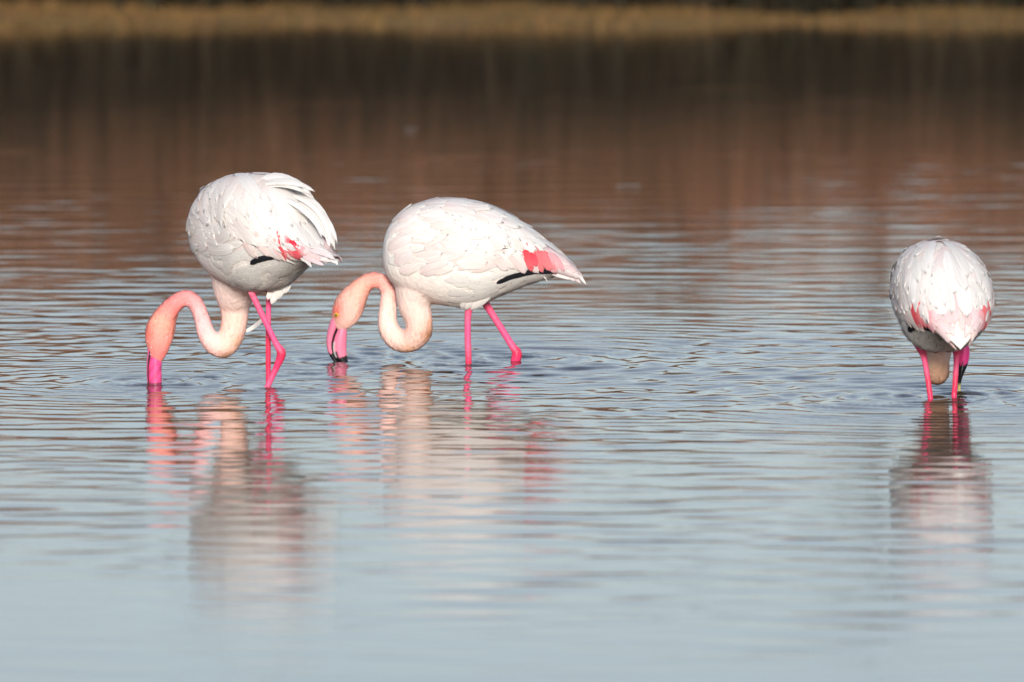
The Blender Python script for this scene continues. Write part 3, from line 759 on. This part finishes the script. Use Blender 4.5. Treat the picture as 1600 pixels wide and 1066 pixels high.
def bare_tree(x, y, h, lean):
    t = bpy.data.objects.new('bare_tree', None); COL.objects.link(t); z = float(bank_height(np.array(x), np.array(y))) - .05
    t.location = (x, y, z)
    t['label'] = 'slender bare dark tree standing among the brown reeds'; t['category'] = 'tree'; t['group'] = 'bare trees on the far bank'
    tr = [(0, 0, 0, .045 * h / 4), (lean * .3, 0, h * .3, .036 * h / 4), (lean * .7, .1, h * .6, .026 * h / 4), (lean, .1, h, .01)]
    v, f, _ = tube(tr, 8, 3); mesh_obj('trunk', v, f, M_BARK, t)
    V = []; F = []
    for k in range(16):
        f0 = random.uniform(.3, .95); a = random.uniform(0, 6.28); ln = (1.15 - f0) * h * .55
        b0 = np.array([lean * f0, .05, h * f0]); d = np.array([math.cos(a) * .6, math.sin(a) * .6, .8])
        for q in range(4):
            s0 = b0 + d * ln * q * .22
            d2 = d + np.array([random.gauss(0, .4), random.gauss(0, .4), random.gauss(0, .2)]) * (q > 0)
            v, f, _ = tube([(*s0, .016), (*(s0 + d2 * ln * .4), .009), (*(s0 + d2 * ln * .75), .003)], 4, 1)
            o = len(V); V += v; F += [tuple(o + i for i in p) for p in f]
    mesh_obj('crown', V, F, M_BARK, t)
for x in (-6.1, -4.4, -2.5, -1.9, .25, 1.35, 2.9, 3.4, 5.2, 7.0):
    bare_tree(x, random.uniform(69.5, 72), random.uniform(2.6, 4.0), random.uniform(-.3, .3))

# ------------------------------------------------------------------ small things: shed feathers on the far water, drops on the wet necks
for px, py, w, ln, rz, lab in [(643, 205, .03, .065, .4, 'small pale shed feather floating on the dark brown water, the shorter one'),
                               (982, 294, .035, .11, .1, 'small pale shed feather floating on the brown water, the longer one')]:
    gx, gd = ground_point(px, py)
    c, s_ = math.cos(rz) * ln / 2, math.sin(rz) * ln / 2
    pos = feather_free((-c, -s_, .004), (0, 0, .008), (c, s_, .005), (0, 0, 1), w, .5, .1)
    o = mesh_obj('floating_feather', pos, FF, M_FEATHER, None, cols=np.tile(WHITE * .45, (len(pos), 1)), uvs=UV)
    o.location = (gx, gd, .004); o['label'] = lab; o['category'] = 'feather'; o['group'] = 'shed feathers adrift on the lake'

def water_drops(root, pts, u0, u1, n):
    v, f, (C, rad, u) = tube(pts, 20, 5)
    v = np.array(v).reshape(len(C), 20, 3)
    ok = np.where((u > u0) & (u < u1))[0]
    ico = bmesh.new(); bmesh.ops.create_icosphere(ico, subdivisions=1, radius=1); iv = np.array([q.co[:] for q in ico.verts]); fi = [tuple(q.index for q in p.verts) for p in ico.faces]; ico.free()
    V = []; F = []
    for _ in range(n):
        k = int(rng.choice(ok)); j = int(rng.integers(0, 20))
        p = v[k, j] * .985 + C[k] * .015; r = rng.uniform(.0009, .0021)
        o = len(V); V += list(iv * r + p); F += [tuple(o + q for q in t) for t in fi]
    o = mesh_obj('water_drops', V, F, M_DROP, root); o['kind'] = 'stuff'
def neck_down(root, pts, stops, n, u0=.10, u1=.93, stains=()):
    v, f, (C, rad, u) = tube(pts, 40, 9)
    v = np.array(v).reshape(len(C), 40, 3)
    T = np.gradient(C, axis=0); T /= np.linalg.norm(T, axis=1, keepdims=True)
    ok = np.where((u > u0) & (u < u1))[0]
    k = rng.choice(ok, n, p=rad[ok] / rad[ok].sum()); j = rng.integers(0, 40, n)
    P = v[k, j]; N = P - C[k]; N /= np.linalg.norm(N, axis=1, keepdims=True)
    d = -T[k] + rng.normal(0, .22, (n, 3)); d -= N * (d * N).sum(1, keepdims=True); d /= np.linalg.norm(d, axis=1, keepdims=True)
    sd_ = np.cross(d, N); ln = rng.uniform(.008, .016, (n, 1)); w = rng.uniform(.0012, .0026, (n, 1))
    h0, h1 = -.0012, rng.uniform(-.0002, .0022, (n, 1))
    Q = np.stack([P - sd_ * w + N * h0, P + sd_ * w + N * h0, P + d * ln * .6 + sd_ * w * .9 + N * (h0 + h1) * .6, P + d * ln + N * h1, P + d * ln * .6 - sd_ * w * .9 + N * (h0 + h1) * .6], 1).reshape(-1, 3)
    F = [tuple(5 * i + q for q in range(5)) for i in range(n)]
    c = ramp(u[k], [s_[:2] for s_ in stops]) * rng.uniform(.94, 1.06, (n, 1))
    for (p, rr, cc, st) in stains:
        wt = np.exp(-(np.linalg.norm(P - np.array(p), axis=1) / rr) ** 2)[:, None] * st
        c = c * (1 - wt) + np.array(cc) * wt
    o = mesh_obj('neck_down', Q, F, M_SKIN, root, cols=np.clip(np.repeat(c, 5, 0), 0, .95)); o['kind'] = 'stuff'
    soft_normals(o.data, np.repeat(N * .8 + rng.normal(0, .12, N.shape), 5, 0))
neck_down(b2, neck2, necol2, 9000, stains=STAINS['flamingo']); neck_down(b1, neck1, necol1, 9000, stains=STAINS['flamingo.001']); neck_down(b3, neck3, necol3, 4000)
water_drops(b2, neck2, .5, .95, 70); water_drops(b1, neck1, .5, .95, 45)
